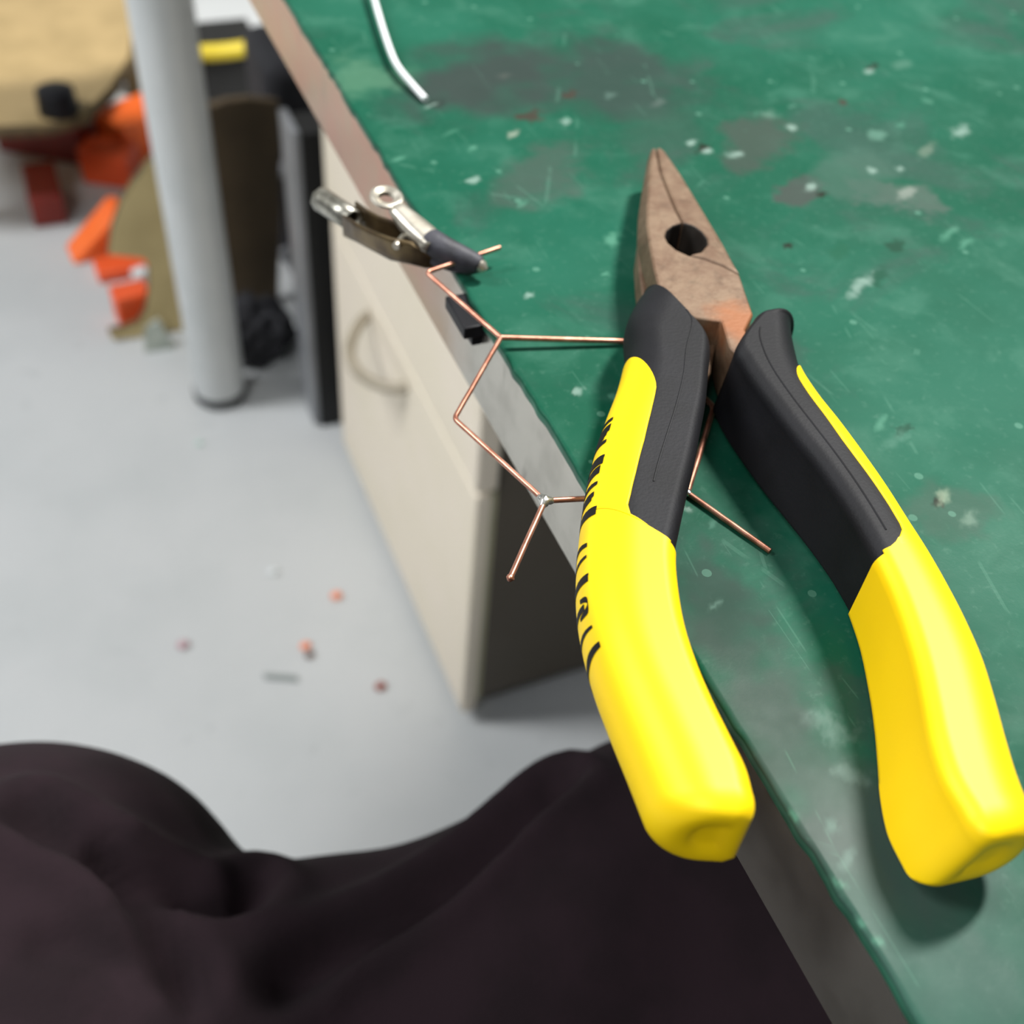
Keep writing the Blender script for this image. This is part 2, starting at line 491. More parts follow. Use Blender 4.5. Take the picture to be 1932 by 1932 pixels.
def top_sheet():
    """green sheet: fine grid where the marks are, with a slightly chipped front edge"""
    xs = np.r_[EDGE, np.arange(EDGE + 0.0005, 0.40, 0.0006), 0.5, 0.86]
    ys = np.r_[Y0, -0.3, np.arange(-0.02, 0.43, 0.0006), 0.6, 1.0, Y1]
    nx, ny = len(xs), len(ys)
    X, Y = np.meshgrid(xs, ys)
    ed = 0.0007 * (vnoise(ys * 300, ys * 0 + .5, 1) - .5) + 0.0006 * (vnoise(ys * 90, ys * 0, 2) - .5)
    nick = 0.0009 * np.clip(vnoise(ys * 160, ys * 0 + 7.3, 3) - 0.86, 0, 1) / 0.14
    X[:, 0] += ed + nick; X[:, 1] += (ed + nick) * 0.7
    Z = np.full_like(X, TT); Z[:, 0] -= 0.0005
    n = nx * ny
    V = np.c_[X.ravel(), Y.ravel(), Z.ravel()]
    low = np.c_[X[:, 0], ys, np.full(ny, TT - 0.0022)]                    # foot of the front edge
    rim = np.array([[0.86, Y0, TT - 0.0022], [0.86, Y1, TT - 0.0022]])
    me = bpy.data.meshes.new('green_sheet')
    i = np.arange(n).reshape(ny, nx)
    Q = np.stack([i[:-1, :-1], i[:-1, 1:], i[1:, 1:], i[1:, :-1]], -1).reshape(-1, 4)
    k = n + np.arange(ny)
    E = np.stack([i[:-1, 0], i[1:, 0], k[1:], k[:-1]], -1)
    V = np.r_[V, low, rim]
    faces = np.r_[Q, E]
    L = np.array([table.location[0], table.location[1], table.location[2]])
    V = V - L
    me.vertices.add(len(V)); me.vertices.foreach_set('co', V.astype(np.float32).ravel())
    me.loops.add(faces.size); me.loops.foreach_set('vertex_index', faces.ravel().astype(np.int32))
    me.polygons.add(len(faces)); me.polygons.foreach_set('loop_start', np.arange(0, faces.size, 4, dtype=np.int32))
    mi = np.zeros(len(faces), np.int32); mi[len(Q):] = 1
    me.materials.append(M_TABLE); me.materials.append(M_MATEDGE)
    me.polygons.foreach_set('material_index', mi)
    me.update(calc_edges=True)
    x, y = X.ravel(), Y.ravel()
    C = np.zeros((n, 3)); A_ = np.zeros(n)
    for q, (px, py, rx, ry, colr, am, ang, soft, nz) in enumerate(MARKS):
        R_ = max(rx, ry) * 2.2
        w = np.where((abs(x - px) < R_) & (abs(y - py) < R_))[0]
        dx, dy = x[w] - px, y[w] - py; c_, s_ = math.cos(ang), math.sin(ang)
        d = np.hypot((c_ * dx + s_ * dy) / rx, (-s_ * dx + c_ * dy) / ry)
        sc = 1.3 / max(rx, ry)
        nn = 0.6 * vnoise(dx * sc * 1.4 + 20, dy * sc * 1.4 + 20, q) + 0.3 * vnoise(dx * sc * 3.4 + 20, dy * sc * 3.4 + 20, q + 99) + 0.2 * vnoise(dx * sc * 8 + 20, dy * sc * 8 + 20, q + 500)
        d = d + (nn - 0.55) * nz * 2
        f = np.clip((1.0 - d) / (1.0 - soft + 1e-6), 0, 1); f = f * f * (3 - 2 * f) * am
        C[w] = C[w] * (1 - f)[:, None] + np.array(colr[:3]) * f[:, None]
        A_[w] = A_[w] * (1 - f) + f
    C = C / np.maximum(A_, 1e-4)[:, None]
    at_ = me.color_attributes.new('marks', 'FLOAT_COLOR', 'POINT')
    buf = np.zeros((len(V), 4), np.float32); buf[:n, :3] = C; buf[:n, 3] = A_
    at_.data.foreach_set('color', buf.ravel())
    o = bpy.data.objects.new('green_sheet', me); COL.objects.link(o); o.parent = table
    return o


gs = top_sheet()
core = box('tabletop_core', (EDGE + 0.0022, Y0 + 0.001, TT - 0.0262), (0.859, Y1 - 0.001, TT - 0.0022), M_GREYSTEEL, table, bev=0)
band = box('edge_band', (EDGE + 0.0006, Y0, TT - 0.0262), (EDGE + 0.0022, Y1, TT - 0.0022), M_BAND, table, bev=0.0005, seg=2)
LEGX, LEGY = 0.121, 1.062
for (lx, ly) in ((LEGX, LEGY), (0.81, LEGY), (0.81, -0.55), (LEGX, -0.55)):
    vs, fs = tube_mesh([(lx, ly, 0.012), (lx, ly, TT - 0.0262)], 0.030, 40)
    leg = obj('leg', vs, fs, M_LEG, table, angle=50)
    vs, fs = tube_mesh([(lx, ly, 0.0), (lx, ly, 0.004), (lx, ly, 0.014)], [0.028, 0.0315, 0.0315], 40)
    obj('rubber_foot', vs, fs, M_FOOT, leg, angle=50)
box('rail', (0.13, LEGY - 0.015, TT - 0.066), (0.80, LEGY + 0.015, TT - 0.0262), M_LEG, table, bev=0.001)

# ------------------------------------------------------------------ pliers
PL = at(1290, 800, 0); PL[2] = TT
pliers = empty('pliers', tuple(PL), 'open needle-nose pliers with rusty jaws and yellow and black rubber grips', 'pliers')
ZB, ZT = 0.0012, 0.0185        # grips: underside and top above the table


def inner_bevel(W):
    return min(0.0030, W * 0.25)


KP = 4
NP_ = (8 * KP, 6 * KP, 18 * KP, 24 * KP, 10 * KP)


def profile(W, flare, zb, zt, rt, dome=0.0, n=NP_):
    bv = inner_bevel(W); rt = min(rt, 0.6 * W); zm = zb + 0.48 * (zt - zb); pts = []
    for t in np.linspace(0, 1, n[0], endpoint=False):
        bulge = 0.0
        pts.append((-flare * (1 - t) ** 1.2 + bulge, zb + 0.0016 + t * (zt - bv - zb - 0.0016)))
    for t in np.linspace(0, 1, n[1], endpoint=False):
        w = t * math.pi / 2; pts.append((bv * (1 - math.cos(w)), zt - bv + bv * math.sin(w)))
    x0, x1 = bv, W - rt
    for t in np.linspace(0, 1, n[2], endpoint=False):
        pts.append((x0 + (x1 - x0) * t, zt + dome * 0.5 * (1 - math.cos(2 * math.pi * t))))
    for t in np.linspace(0, 1, n[3], endpoint=False):
        w = math.pi / 2 - t * math.pi
        c, s_ = math.cos(w), math.sin(w)
        e = 0.95
        cx = abs(c) ** e; sz = abs(s_) ** e * (1 if s_ >= 0 else -1)
        pts.append((x1 + rt * cx, zm + sz * ((zt - zm) if s_ >= 0 else (zm - zb))))
    for t in np.linspace(0, 1, n[4] + 1):
        pts.append((x1 + (-flare + 0.0016 - x1) * t, zb))
    pts.append(pts[0])
    return np.array(pts)


I_BEV, I_TOP, I_ARC = NP_[0], NP_[0] + NP_[1], NP_[0] + NP_[1] + NP_[2]


class Grip:
    def __init__(s, secs, zin, zout, wadd, rt, n=150, flare=None, zt_end=None):
        I = [at(u, v, zin) for (_, _, u, v) in secs]; O = [at(u, v, zout) for (u, v, _, _) in secs]
        s.I = spline([p[:2] for p in I], n); s.O = spline([p[:2] for p in O], n)
        s.n = n; s.wadd = wadd; s.rt = rt
        k = len(secs)
        s.fl = np.interp(np.linspace(0, k - 1, n), range(k), flare if flare else [0] * k)
        s.zt = np.full(n, ZT); s.zb = np.full(n, ZB)

    def sec(s, f):
        """frame of the section at float row f"""
        i_ = min(int(f), s.n - 2); t_ = f - i_
        L_ = lambda A: A[i_] * (1 - t_) + A[i_ + 1] * t_
        I, O = L_(s.I), L_(s.O); d = O - I; W = np.linalg.norm(d); e = d / W
        return I, e, W + s.wadd, L_(s.fl), L_(s.zt), L_(s.zb)

    def row(s, f, avals=None, inset=0.0, push=(0, 0), shrink=1.0):
        I, e, W, flr, zt, zb = s.sec(f)
        P = profile(W, flr, zb, zt, s.rt)
        if inset:
            c = P.mean(axis=0); h = np.abs(P - c).max(axis=0)
            P = c + (P - c) * (1 - inset / h)
        if shrink != 1.0:
            c = (P.max(axis=0) + P.min(axis=0)) / 2; P = c + (P - c) * shrink
        if avals is not None:
            k_ = np.arange(len(P)); P = np.c_[np.interp(avals, k_, P[:, 0]), np.interp(avals, k_, P[:, 1])]
        return [(I[0] + e[0] * x + push[0], I[1] + e[1] * x + push[1], TT + z) for x, z in P]

    def tangent(s, f):
        f = min(max(f, 1), s.n - 2)
        a, b = s.sec(f - 1), s.sec(f + 1)
        d = (b[0] + b[1] * b[2] / 2) - (a[0] + a[1] * a[2] / 2)
        return d / np.linalg.norm(d)

    def invert(s, p):
        """(row, profile index) of a point on the top"""
        best = None
        for f in np.linspace(0, s.n - 1, 4 * s.n):
            I, e, W = s.sec(f)[:3]
            d = np.array(p[:2]) - I; x = d @ e; r = abs(d @ np.array([-e[1], e[0]]))
            if best is None or r < best[0]:
                best = (r, f, x, W)
        _, f, x, W = best
        bv = inner_bevel(W); rt = min(s.rt, 0.6 * W); x1 = W - rt
        if x < bv:
            a = I_TOP - 2 * KP
        elif x < x1:
            a = I_TOP + NP_[2] * (x - bv) / (x1 - bv)
        else:
            c = min(1.0, max(0.0, (x - x1) / rt)) ** (1 / 0.95)
            a = I_ARC + NP_[3] * (math.pi / 2 - math.acos(c)) / math.pi
        return f, a


def grid_obj(name, rows, m, parent, closed, cap0=False, cap1=False):
    n = len(rows[0]); vs = [p for r in rows for p in r]; fs = []
    for k in range(len(rows) - 1):
        for i in range(n if closed else n - 1):
            j = (i + 1) % n
            fs.append((k * n + i, k * n + j, (k + 1) * n + j, (k + 1) * n + i))
    for flag, k in ((cap0, 0), (cap1, len(rows) - 1)):
        if flag:
            c = tuple(np.mean(np.array(rows[k]), axis=0)); vs.append(c); ci = len(vs) - 1
            for i in range(n):
                fs.append((k * n + i, k * n + (i + 1) % n, ci))
    return obj(name, vs, fs, m, parent, angle=60, weld=2e-5)


def build_grip(g, bound, f0, f1, letters=None, tip_a=(None, None)):
    """bound: list of (row, a) along the yellow/black line on the top, from the tip to the inner edge"""
    NA = sum(NP_) + 2; last = NA - 1
    # black core from the jaw end to a little past the line
    rows = []
    t0 = g.tangent(0)
    for k, sh in ((0.0016, 0.80), (0.0012, 0.92), (0.0006, 0.98)):
        rows.append(g.row(0, None, 0.0003, (-t0[0] * k, -t0[1] * k), sh))
    for f in np.linspace(0, f1 + 1.5, 90):
        rows.append(g.row(f, None, 0.00035))
    black = grid_obj('black_grip', rows, M_BLACK, pliers, True, True, True)
    # yellow sleeve
    bf = np.array([b[0] for b in bound]); ba = np.array([b[1] for b in bound])
    rows = []
    fs = np.unique(np.r_[f0 + (np.linspace(0, 1, 14) ** 2) * 8, np.linspace(f0 + 8, f1, 80), bf[(bf > f0) & (bf < f1)]])
    fs = np.unique(np.r_[fs, np.linspace(f1 - 9, f1, 70)])
    amid = (ba[0] + I_ARC + NP_[3] * 0.72) / 2
    aB = float(ba[-1]); aEnd = last - 6 * KP
    for f in fs:
        aL = float(np.interp(f, bf, ba)); aR = aEnd
        q = min(1.0, (f - f0) / 7.0)
        rr = math.sqrt(max(0.0, 1 - (1 - q) ** 2))
        if q < 1:
            aL = amid + (aL - amid) * rr; aR = amid + (aEnd - amid) * rr * (0.45 + 0.55 * q)
        rows.append(g.row(f, np.r_[np.full(30, aL), np.linspace(aL, aR, 100), np.full(12, aR)]))
    full = np.r_[np.linspace(0, aB, 30), np.linspace(aB, aEnd, 100), np.linspace(aEnd, last, 12)]
    for f in np.linspace(f1, g.n - 1, 110):
        rows.append(g.row(f, full))
    te = g.tangent(g.n - 1); R = 0.0042
    for w in np.linspace(0.12, 1, 9):
        w *= math.pi / 2
        k = R * math.sin(w); ins = R * (1 - math.cos(w))
        rows.append(g.row(g.n - 1, full, ins * 0.92, (te[0] * k, te[1] * k)))
    # slightly dished end face
    for sh, k in ((0.72, R - 0.0001), (0.55, R - 0.0006), (0.3, R - 0.0008)):
        rows.append(g.row(g.n - 1, full, R * 0.92, (te[0] * k, te[1] * k), sh))
    y = grid_obj('yellow_grip', rows, M_YELLOW, pliers, False, False, True)
    sm = y.modifiers.new('thick', 'SOLIDIFY'); sm.thickness = 0.0006; sm.offset = -1
    return black, y


# sections: (outer u, v, inner-top u, v) seen along each grip, jaw end first
LSEC = [(1206, 606, 1316, 603), (1190, 628, 1345, 634), (1174, 668, 1343, 690), (1176, 720, 1338, 745), (1162, 782, 1328, 800), (1140, 842, 1317, 860),
        (1120, 906, 1303, 920), (1105, 975, 1289, 985), (1096, 1040, 1281, 1032), (1090, 1110, 1285, 1092), (1090, 1180, 1298, 1165), (1100, 1250, 1322, 1240),
        (1122, 1330, 1353, 1312), (1152, 1410, 1387, 1380), (1185, 1490, 1415, 1436), (1214, 1562, 1428, 1482)]
gl = Grip(LSEC, ZT, 0.005, 0.0008, 0.0105)
lb = [gl.invert(at(u, v, ZT)) for u, v in ((1241, 692), (1238, 730), (1228, 780), (1215, 830), (1200, 890), (1190, 930), (1185, 950), (1190, 968), (1205, 980), (1225, 991), (1255, 1010), (1281, 1029))]
lb.sort()
f0 = gl.invert(at(1212, 657, ZT))[0]
build_grip(gl, lb, f0, lb[-1][0])

RSEC = [(1490, 603, 1424, 589), (1488, 615, 1389, 645), (1496, 662, 1399, 672), (1508, 700, 1425, 712), (1540, 750, 1462, 762), (1582, 803, 1500, 812),
        (1627, 864, 1545, 868), (1667, 922, 1585, 925), (1707, 986, 1622, 985), (1746, 1047, 1655, 1045), (1783, 1112, 1686, 1110), (1815, 1175, 1712, 1180),
        (1845, 1245, 1733, 1252), (1868, 1320, 1748, 1325), (1888, 1395, 1762, 1395), (1908, 1462, 1785, 1465), (1932, 1525, 1822, 1528)]
gr = Grip(RSEC, ZT, 0.0148, 0.0022, 0.008, flare=[0.0016, 0.0022, 0.0024, 0.0028, 0.0028, 0.0026, 0.0022, 0.0014, 0.0006, 0.0002, 0.0008, 0.0016, 0.0022, 0.0026, 0.0030, 0.0034, 0.0036])
rb = [gr.invert(at(u, v, ZT)) for u, v in ((1505, 702), (1520, 727), (1545, 763), (1590, 826), (1640, 892), (1680, 950), (1700, 984), (1704, 996), (1697, 1012), (1690, 1021), (1672, 1034), (1655, 1045))]
rb.sort()
f0r = gr.invert(at(1506, 683, 0.0165))[0]
build_grip(gr, rb, f0r, rb[-1][0])

# mould line along the top of each black grip
for g, fr, ff in ((gl, (2, 64), (0.74, 0.40)), (gr, (8, 78), (0.52, 0.58))):
    path = []
    for t in np.linspace(0, 1, 40):
        f = fr[0] + (fr[1] - fr[0]) * t; q = ff[0] + (ff[1] - ff[0]) * t
        a = I_TOP + NP_[2] * (1 - q)
        p = g.row(f, np.array([a]), 0.0003)[0]
        path.append((p[0], p[1], p[2] - 0.0001))
    tube('mould_line', path, 0.00022, M_BLACK, pliers, 6)

# jaws -------------------------------------------------------------


def jz(v):                     # top of the head drops towards the tip
    return 0.0112 + 0.0046 * min(1.0, max(0.0, (v - 277) / 200.0))


def jb(v):
    return 0.0062 - 0.0030 * min(1.0, max(0.0, (v - 277) / 200.0))


CEN = np.array(at(1290, 470, 0.012))[:2]


def jaw(name, px, flare_ids, m=M_RUST, zt=None, zb=None, fl_amt=0.0016, bev=0.0006):
    top, mid, bot = [], [], []
    for i, (u, v) in enumerate(px):
        zt_ = jz(v) if zt is None else zt; zb_ = jb(v) if zb is None else zb
        p = at(u, v, zt_); d = flare_ids.get(i, 0.0)
        q = p.copy()
        if d:
            q[0] += fl_amt * d
        zm = (zt_ + zb_) / 2
        top.append((p[0], p[1], TT + zt_))
        mid.append((q[0], q[1], TT + zm + 0.0012))
        bot.append((p[0] + (q[0] - p[0]) * 0.4, p[1], TT + zb_))
    return prism(name, [bot, mid, top], m, pliers, bev, 2)


seam = [(1246, 325), (1260, 362), (1274, 395), (1287, 420)]
holeL = [(1270, 425), (1258, 435), (1255, 446), (1261, 458), (1276, 471), (1300, 482)]
holeR = [(1308, 425), (1323, 436), (1333, 450), (1334, 461), (1322, 475), (1300, 482)]
lap = [(1330, 489), (1364, 502), (1396, 519)]
A = [(1237, 278)] + seam + holeL + lap + [(1407, 552), (1421, 592), (1406, 622), (1432, 668), (1446, 705), (1428, 712), (1398, 676), (1376, 656), (1362, 605), (1313, 600), (1290, 590),
     (1266, 574), (1250, 562), (1243, 545), (1234, 508), (1226, 462), (1221, 425), (1222, 385), (1225, 340), (1229, 295), (1231, 280)]
nA = len(A)
flA = {nA - 1: -0.3, nA - 2: -0.6, nA - 3: -1.0, nA - 4: -1.3, nA - 5: -1.2, nA - 6: -0.8, nA - 7: -0.4}
ja = jaw('jaw', A, flA, bev=0.0005)
sh = 1.6
B = [(1239, 278)] + [(u + sh, v - 0.6) for u, v in seam] + [(u + 0.6, v) for u, v in holeR[:-1]] + [(1301, 480)] + [(u + 1, v - 2) for u, v in lap] + [(1386, 500), (1362, 456), (1322, 390), (1282, 325), (1254, 285), (1246, 278)]
nB = len(B)
flB = {nB - 1: 0.2, nB - 2: 0.3, nB - 3: 0.6, nB - 4: 0.7, nB - 5: 0.7, nB - 6: 0.4}
jb_ = jaw('jaw', B, flB, bev=0.0005)
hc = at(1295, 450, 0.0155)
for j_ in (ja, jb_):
    j_.data.materials.append(M_HOLEWALL)
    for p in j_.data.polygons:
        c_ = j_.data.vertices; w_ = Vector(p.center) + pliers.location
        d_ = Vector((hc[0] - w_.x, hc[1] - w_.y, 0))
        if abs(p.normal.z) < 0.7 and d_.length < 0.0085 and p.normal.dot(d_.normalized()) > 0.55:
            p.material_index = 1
# lower lever: passes under the lap joint into the left grip
Cc = [(1222, 415), (1250, 470), (1300, 500), (1392, 530), (1400, 570), (1372, 640), (1350, 650), (1342, 700), (1310, 740), (1250, 700), (1225, 620), (1212, 560), (1206, 520), (1203, 470), (1208, 430)]
jaw('joint_plate', Cc, {}, zt=0.0096, zb=0.0032, bev=0.0006)
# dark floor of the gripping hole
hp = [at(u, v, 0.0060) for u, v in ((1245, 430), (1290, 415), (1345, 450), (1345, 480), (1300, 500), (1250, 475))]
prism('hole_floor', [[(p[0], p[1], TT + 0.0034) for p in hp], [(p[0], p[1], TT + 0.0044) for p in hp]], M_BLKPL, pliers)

# lettering on the outer flank of the left grip ---------------------
def stroke(g, pts, w):
    """ribbon on the yellow flank; pts: (row, profile index), w: half width in rows"""
    P = spline([(a, I_ARC + KP * b) for a, b in pts], 12); vs, fs = [], []
    ws = w if hasattr(w, '__len__') else [w] * 12
    ws = np.interp(np.linspace(0, 1, 12), np.linspace(0, 1, len(ws)), ws)
    for i, (f, a) in enumerate(P):
        for sg in (-1, 1):
            p = g.row(f + sg * ws[i] * GW, np.array([a]), -0.00012)[0]
            vs.append(p)
        if i:
            fs.append((2 * i - 2, 2 * i - 1, 2 * i + 1, 2 * i))
    return vs, fs


def row_of(u, v):
    return gl.invert(at(u, v, 0.014))[0]


AT, AB = 8.0, 21.0
parts = []
word1 = [(798, 0), (815, 1), (826, 2), (843, 0), (872, 3), (897, 1), (923, 0), (942, 2), (968, 3)]
word2 = [(1030, 4), (1052, 0), (1085, 3), (1125, 5), (1180, 0), (1213, 6)]
for vpx, kind in word1 + word2:
    u = np.interp(vpx, [798, 870, 968, 1030, 1100, 1213, 1260], [1155, 1140, 1122, 1110, 1103, 1112, 1118])
    f = row_of(u, vpx); n0 = len(parts); GW = 1.35 if vpx < 1000 else 1.1; AT = 7.0 if vpx < 1000 else 8.0
    if kind == 0:
        parts.append(stroke(gl, [(f, AT), (f + 1.0, AT + 6), (f + 2.2, AB)], [0.35, 0.7, 0.55]))
    elif kind == 1:
        parts.append(stroke(gl, [(f, AT), (f + 0.9, AT + 5), (f + 2.0, AB)], [0.8, 0.7, 0.4]))
        parts.append(stroke(gl, [(f + 0.7, AT + 1), (f + 2.2, AT + 6), (f + 2.4, AB)], 0.45))
    elif kind == 2:
        parts.append(stroke(gl, [(f, AT + 0.5), (f + 1.4, AT + 5), (f + 2.6, AB)], [0.5, 1.0, 0.6]))
        parts.append(stroke(gl, [(f + 1.4, AT + 1.0), (f + 2.3, AT + 5), (f + 3.0, AB)], [0.3, 0.5, 0.4]))
    elif kind == 3:
        parts.append(stroke(gl, [(f, AT - 0.5), (f + 1.2, AT + 4), (f + 2.4, AB)], [0.25, 0.8, 0.6]))
        parts.append(stroke(gl, [(f + 1.1, AT - 0.4), (f + 1.5, AT + 2), (f + 2.0, AT + 5)], [0.7, 0.7, 0.3]))
    elif kind == 4:
        parts.append(stroke(gl, [(f + 0.2, AT), (f - 0.2, AT + 3), (f + 0.8, AT + 7), (f + 2.4, AB)], [0.5, 0.6, 0.6, 0.4]))
    elif kind == 5:
        parts.append(stroke(gl, [(f, AT + 2.0), (f + 0.8, AT + 0.2), (f + 3.4, AT + 0.4), (f + 4.3, AT + 2.6)], [0.5, 0.8, 0.9, 0.4]))
        parts.append(stroke(gl, [(f + 2.2, AT + 1), (f + 2.8, AT + 6), (f + 4.4, AB)], [0.8, 0.8, 0.5]))
    elif kind == 6:
        parts.append(stroke(gl, [(f, AT - 0.6), (f + 1.6, AT + 3), (f + 4.0, AT + 8)], [0.6, 0.9, 0.6]))
vs, fs = merge(parts)
let = obj('lettering', vs, fs, M_INK, pliers)

# ------------------------------------------------------------------ copper wire molecule frame
wire_pts = {'H': (943, 467, 0.0045), 'G': (804, 514, 0.0035), 'A': (945, 637, 0.0026), 'B': (857, 790, 0.0030), 'C': (1028, 945, 0.0024), 'D': (1297, 930, 0.0007),
            'E': (1347, 768, 0.0007), 'Fq': (1212, 645, 0.0008), 'K': (963, 1090, 0.0022), 'L': (1453, 1040, 0.0006)}
WP = {k: at(*v) for k, v in wire_pts.items()}
wf_loc = WP['A'].copy(); wf_loc[2] = TT
wireo = empty('copper_wire_ring', tuple(wf_loc), 'bent bare copper wire soldered into a six-sided ring, pinned under the pliers', 'wire')


def bent(keys, name, r=0.00055, rb=0.0012):
    P = [Vector(WP[k]) for k in keys]; path = [P[0]]
    for i in range(1, len(P) - 1):
        a = (P[i - 1] - P[i]).normalized(); b = (P[i + 1] - P[i]).normalized()
        for t in np.linspace(0, 1, 6):
            p0, p1, p2 = P[i] + a * rb, P[i], P[i] + b * rb
            path.append(p0 * (1 - t) ** 2 + p1 * 2 * t * (1 - t) + p2 * t * t)
    path.append(P[-1])
    full = []
    for i in range(len(path) - 1):
        full.append(path[i])
        L = (path[i + 1] - path[i]).length
        if L > 0.004:
            nn = int(L / 0.002)
            for k in range(1, nn):
                q = path[i].lerp(path[i + 1], k / nn); full.append(q + Vector((noise.noise(q * 300), noise.noise(q * 290 + Vector((5, 0, 0))), 0)) * 0.00006)
    full.append(path[-1])
    return tube(name, full, r, M_COPPER, wireo, 14)


bent(['H', 'G', 'A'], 'wire_segment')
bent(['A', 'B', 'C'], 'wire_segment')
bent(['C', 'K'], 'wire_segment')
bent(['C', 'D'], 'wire_segment')
bent(['A', 'Fq', 'E', 'D'], 'wire_segment', 0.00062)
bent(['D', 'L'], 'wire_segment')


def blob(name, c, r, parent, m, seed=0, sc=(1, 1, 1), dirs=()):
    bm = bmesh.new(); bmesh.ops.create_icosphere(bm, subdivisions=3, radius=1.0)
    vs = []
    for v in bm.verts:
        n = v.co.normalized(); k = 1 + 0.22 * noise.noise(n * 2.2 + Vector((seed, 0, 0)))
        for d in dirs:
            k += 0.9 * max(0.0, n.dot(Vector(d).normalized())) ** 8
        vs.append((c[0] + n.x * r * k * sc[0], c[1] + n.y * r * k * sc[1], c[2] + n.z * r * k * sc[2]))
    fs = [tuple(w.index for w in f.verts) for f in bm.faces]; bm.free()
    return obj(name, vs, fs, m, parent)


blob('solder_joint', WP['C'], 0.0011, wireo, M_SOLDER, 1, dirs=[WP['B'] - WP['C'], WP['D'] - WP['C'], WP['K'] - WP['C']])
blob('solder_joint', WP['D'], 0.00075, wireo, M_SOLDER, 2, dirs=[WP['L'] - WP['D'], WP['E'] - WP['D']])
blob('solder_joint', WP['A'], 0.00062, wireo, M_COPPER, 3)
dK = Vector(WP['C'] - WP['K']).normalized()
blob('wire_tip', WP['K'], 0.0007, wireo, M_COPPER, 4)

# ------------------------------------------------------------------ alligator clip
cp = at(765, 452, 0.0045)
ct = at(908, 503, 0.0038)
clip = empty('alligator_clip', (cp[0], cp[1], TT), 'small metal alligator clip with black sleeved jaws hanging over the table edge', 'clip')
e1 = Vector(ct - cp); LJ = e1.length; e1.normalize()
side = Vector((-0.76, -0.64, -0.06)); side = (side - e1 * side.dot(e1)).normalized()    # pin axis, towards the viewer
e2 = side.cross(e1).normalized()
if e2.z < 0:
    e2 = -e2
CP = Vector(cp)


def cl(x, y, z):               # millimetres: along the jaws, up, along the pin
    return CP + e1 * (x * 1e-3) + e2 * (y * 1e-3) + side * (z * 1e-3)


def channel(name, stations, m, thick=0.5, seg=10, closed_top=True, parent=clip):
    """folded sheet: stations (x, y, half width, depth, sgn) -> U cross-section, open towards -sgn"""
    rows = []
    for (x, y, hw, dp, sg) in stations:
        r = []
        for t in np.linspace(-1, 1, seg * 2 + 1):
            if abs(t) > 0.62:
                k = (abs(t) - 0.62) / 0.38
                r.append(cl(x, y - sg * dp * k - sg * 0.18 * hw, math.copysign(hw, t)))
            else:
                w = t / 0.62 * math.pi / 2
                r.append(cl(x, y + sg * 0.18 * hw * (math.cos(w) - 1) * 1.0, hw * math.sin(w)))
        rows.append(r)
    n = len(rows[0]); vs = [p for r in rows for p in r]
    fs = [(k * n + i, k * n + i + 1, (k + 1) * n + i + 1, (k + 1) * n + i) for k in range(len(rows) - 1) for i in range(n - 1)]
    o = obj(name, vs, fs, m, parent, angle=50)
    sd = o.modifiers.new('thick', 'SOLIDIFY'); sd.thickness = thick * 1e-3; sd.offset = 0
    return o


# upper arm: flat thumb ring and shank, then the sleeved upper jaw
R0, S0, T0 = Vector(at(729, 374, 0.0100)), Vector(at(812, 447, 0.0072)), Vector(at(909, 503, 0.0036))
ua = (S0 - R0).normalized(); us = side - ua * side.dot(ua); us.normalize(); un = us.cross(ua)
if un.z < 0:
    un = -un
LA = (S0 - R0).length


def plate(x, y, z):            # metres along the arm from the ring centre, sideways, up
    return R0 + ua * x + us * y + un * z


out, inn, NS = [], [], 40
for i in range(NS):
    w = 2 * math.pi * i / NS; c_, s_ = math.cos(w), math.sin(w)
    x, y = 0.0039 * c_, 0.0039 * s_
    inn.append((0.0019 * c_, 0.0019 * s_))
    out.append((x, y))
vs, fs = [], []
for (pts_, z_) in ((out, 0.0), (out, 0.0006), ([(x * 0.82, y * 0.82) for x, y in out], 0.0009), (inn, 0.0003), (inn, -0.0008)):
    vs += [plate(x, y, z_) for x, y in pts_]
for k in range(4):
    for i in range(NS):
        j = (i + 1) % NS
        fs.append((k * NS + i, k * NS + j, (k + 1) * NS + j, (k + 1) * NS + i))
fs += [(4 * NS + i, 4 * NS + (i + 1) % NS, (i + 1) % NS, i) for i in range(NS)]
obj('thumb_ring', vs, fs, M_NICKEL, clip, angle=40)
rows_ = []
for t, hw, dp in ((0.0034, 0.0019, 0.0004), (0.005, 0.0021, 0.0012), (0.008, 0.0025, 0.0022), (LA * 0.7, 0.0028, 0.0024), (LA, 0.0029, 0.0024), (LA + 0.002, 0.0026, 0.0020)):
    rows_.append([plate(t, hw, -dp), plate(t, hw, -0.0003), plate(t, hw * 0.85, 0.0003), plate(t, hw * 0.4, 0.0006), plate(t, -hw * 0.4, 0.0006), plate(t, -hw * 0.85, 0.0003), plate(t, -hw, -0.0003), plate(t, -hw, -dp)])
vs = [p for r in rows_ for p in r]
fs = [(k * 8 + i, k * 8 + i + 1, (k + 1) * 8 + i + 1, (k + 1) * 8 + i) for k in range(len(rows_) - 1) for i in range(7)]
ua_o = obj('upper_arm', vs, fs, M_NICKEL, clip, angle=50)
sd = ua_o.modifiers.new('thick', 'SOLIDIFY'); sd.thickness = 0.0005; sd.offset = 0
SD = un * -0.0012
tube('jaw_sleeve', [S0 + SD - ua * 0.0004, S0 + SD, S0.lerp(T0, 0.3) + SD, S0.lerp(T0, 0.9), S0.lerp(T0, 0.96)], [0.0028, 0.0031, 0.0030, 0.0023, 0.0019], M_SLEEVE, clip, 24)
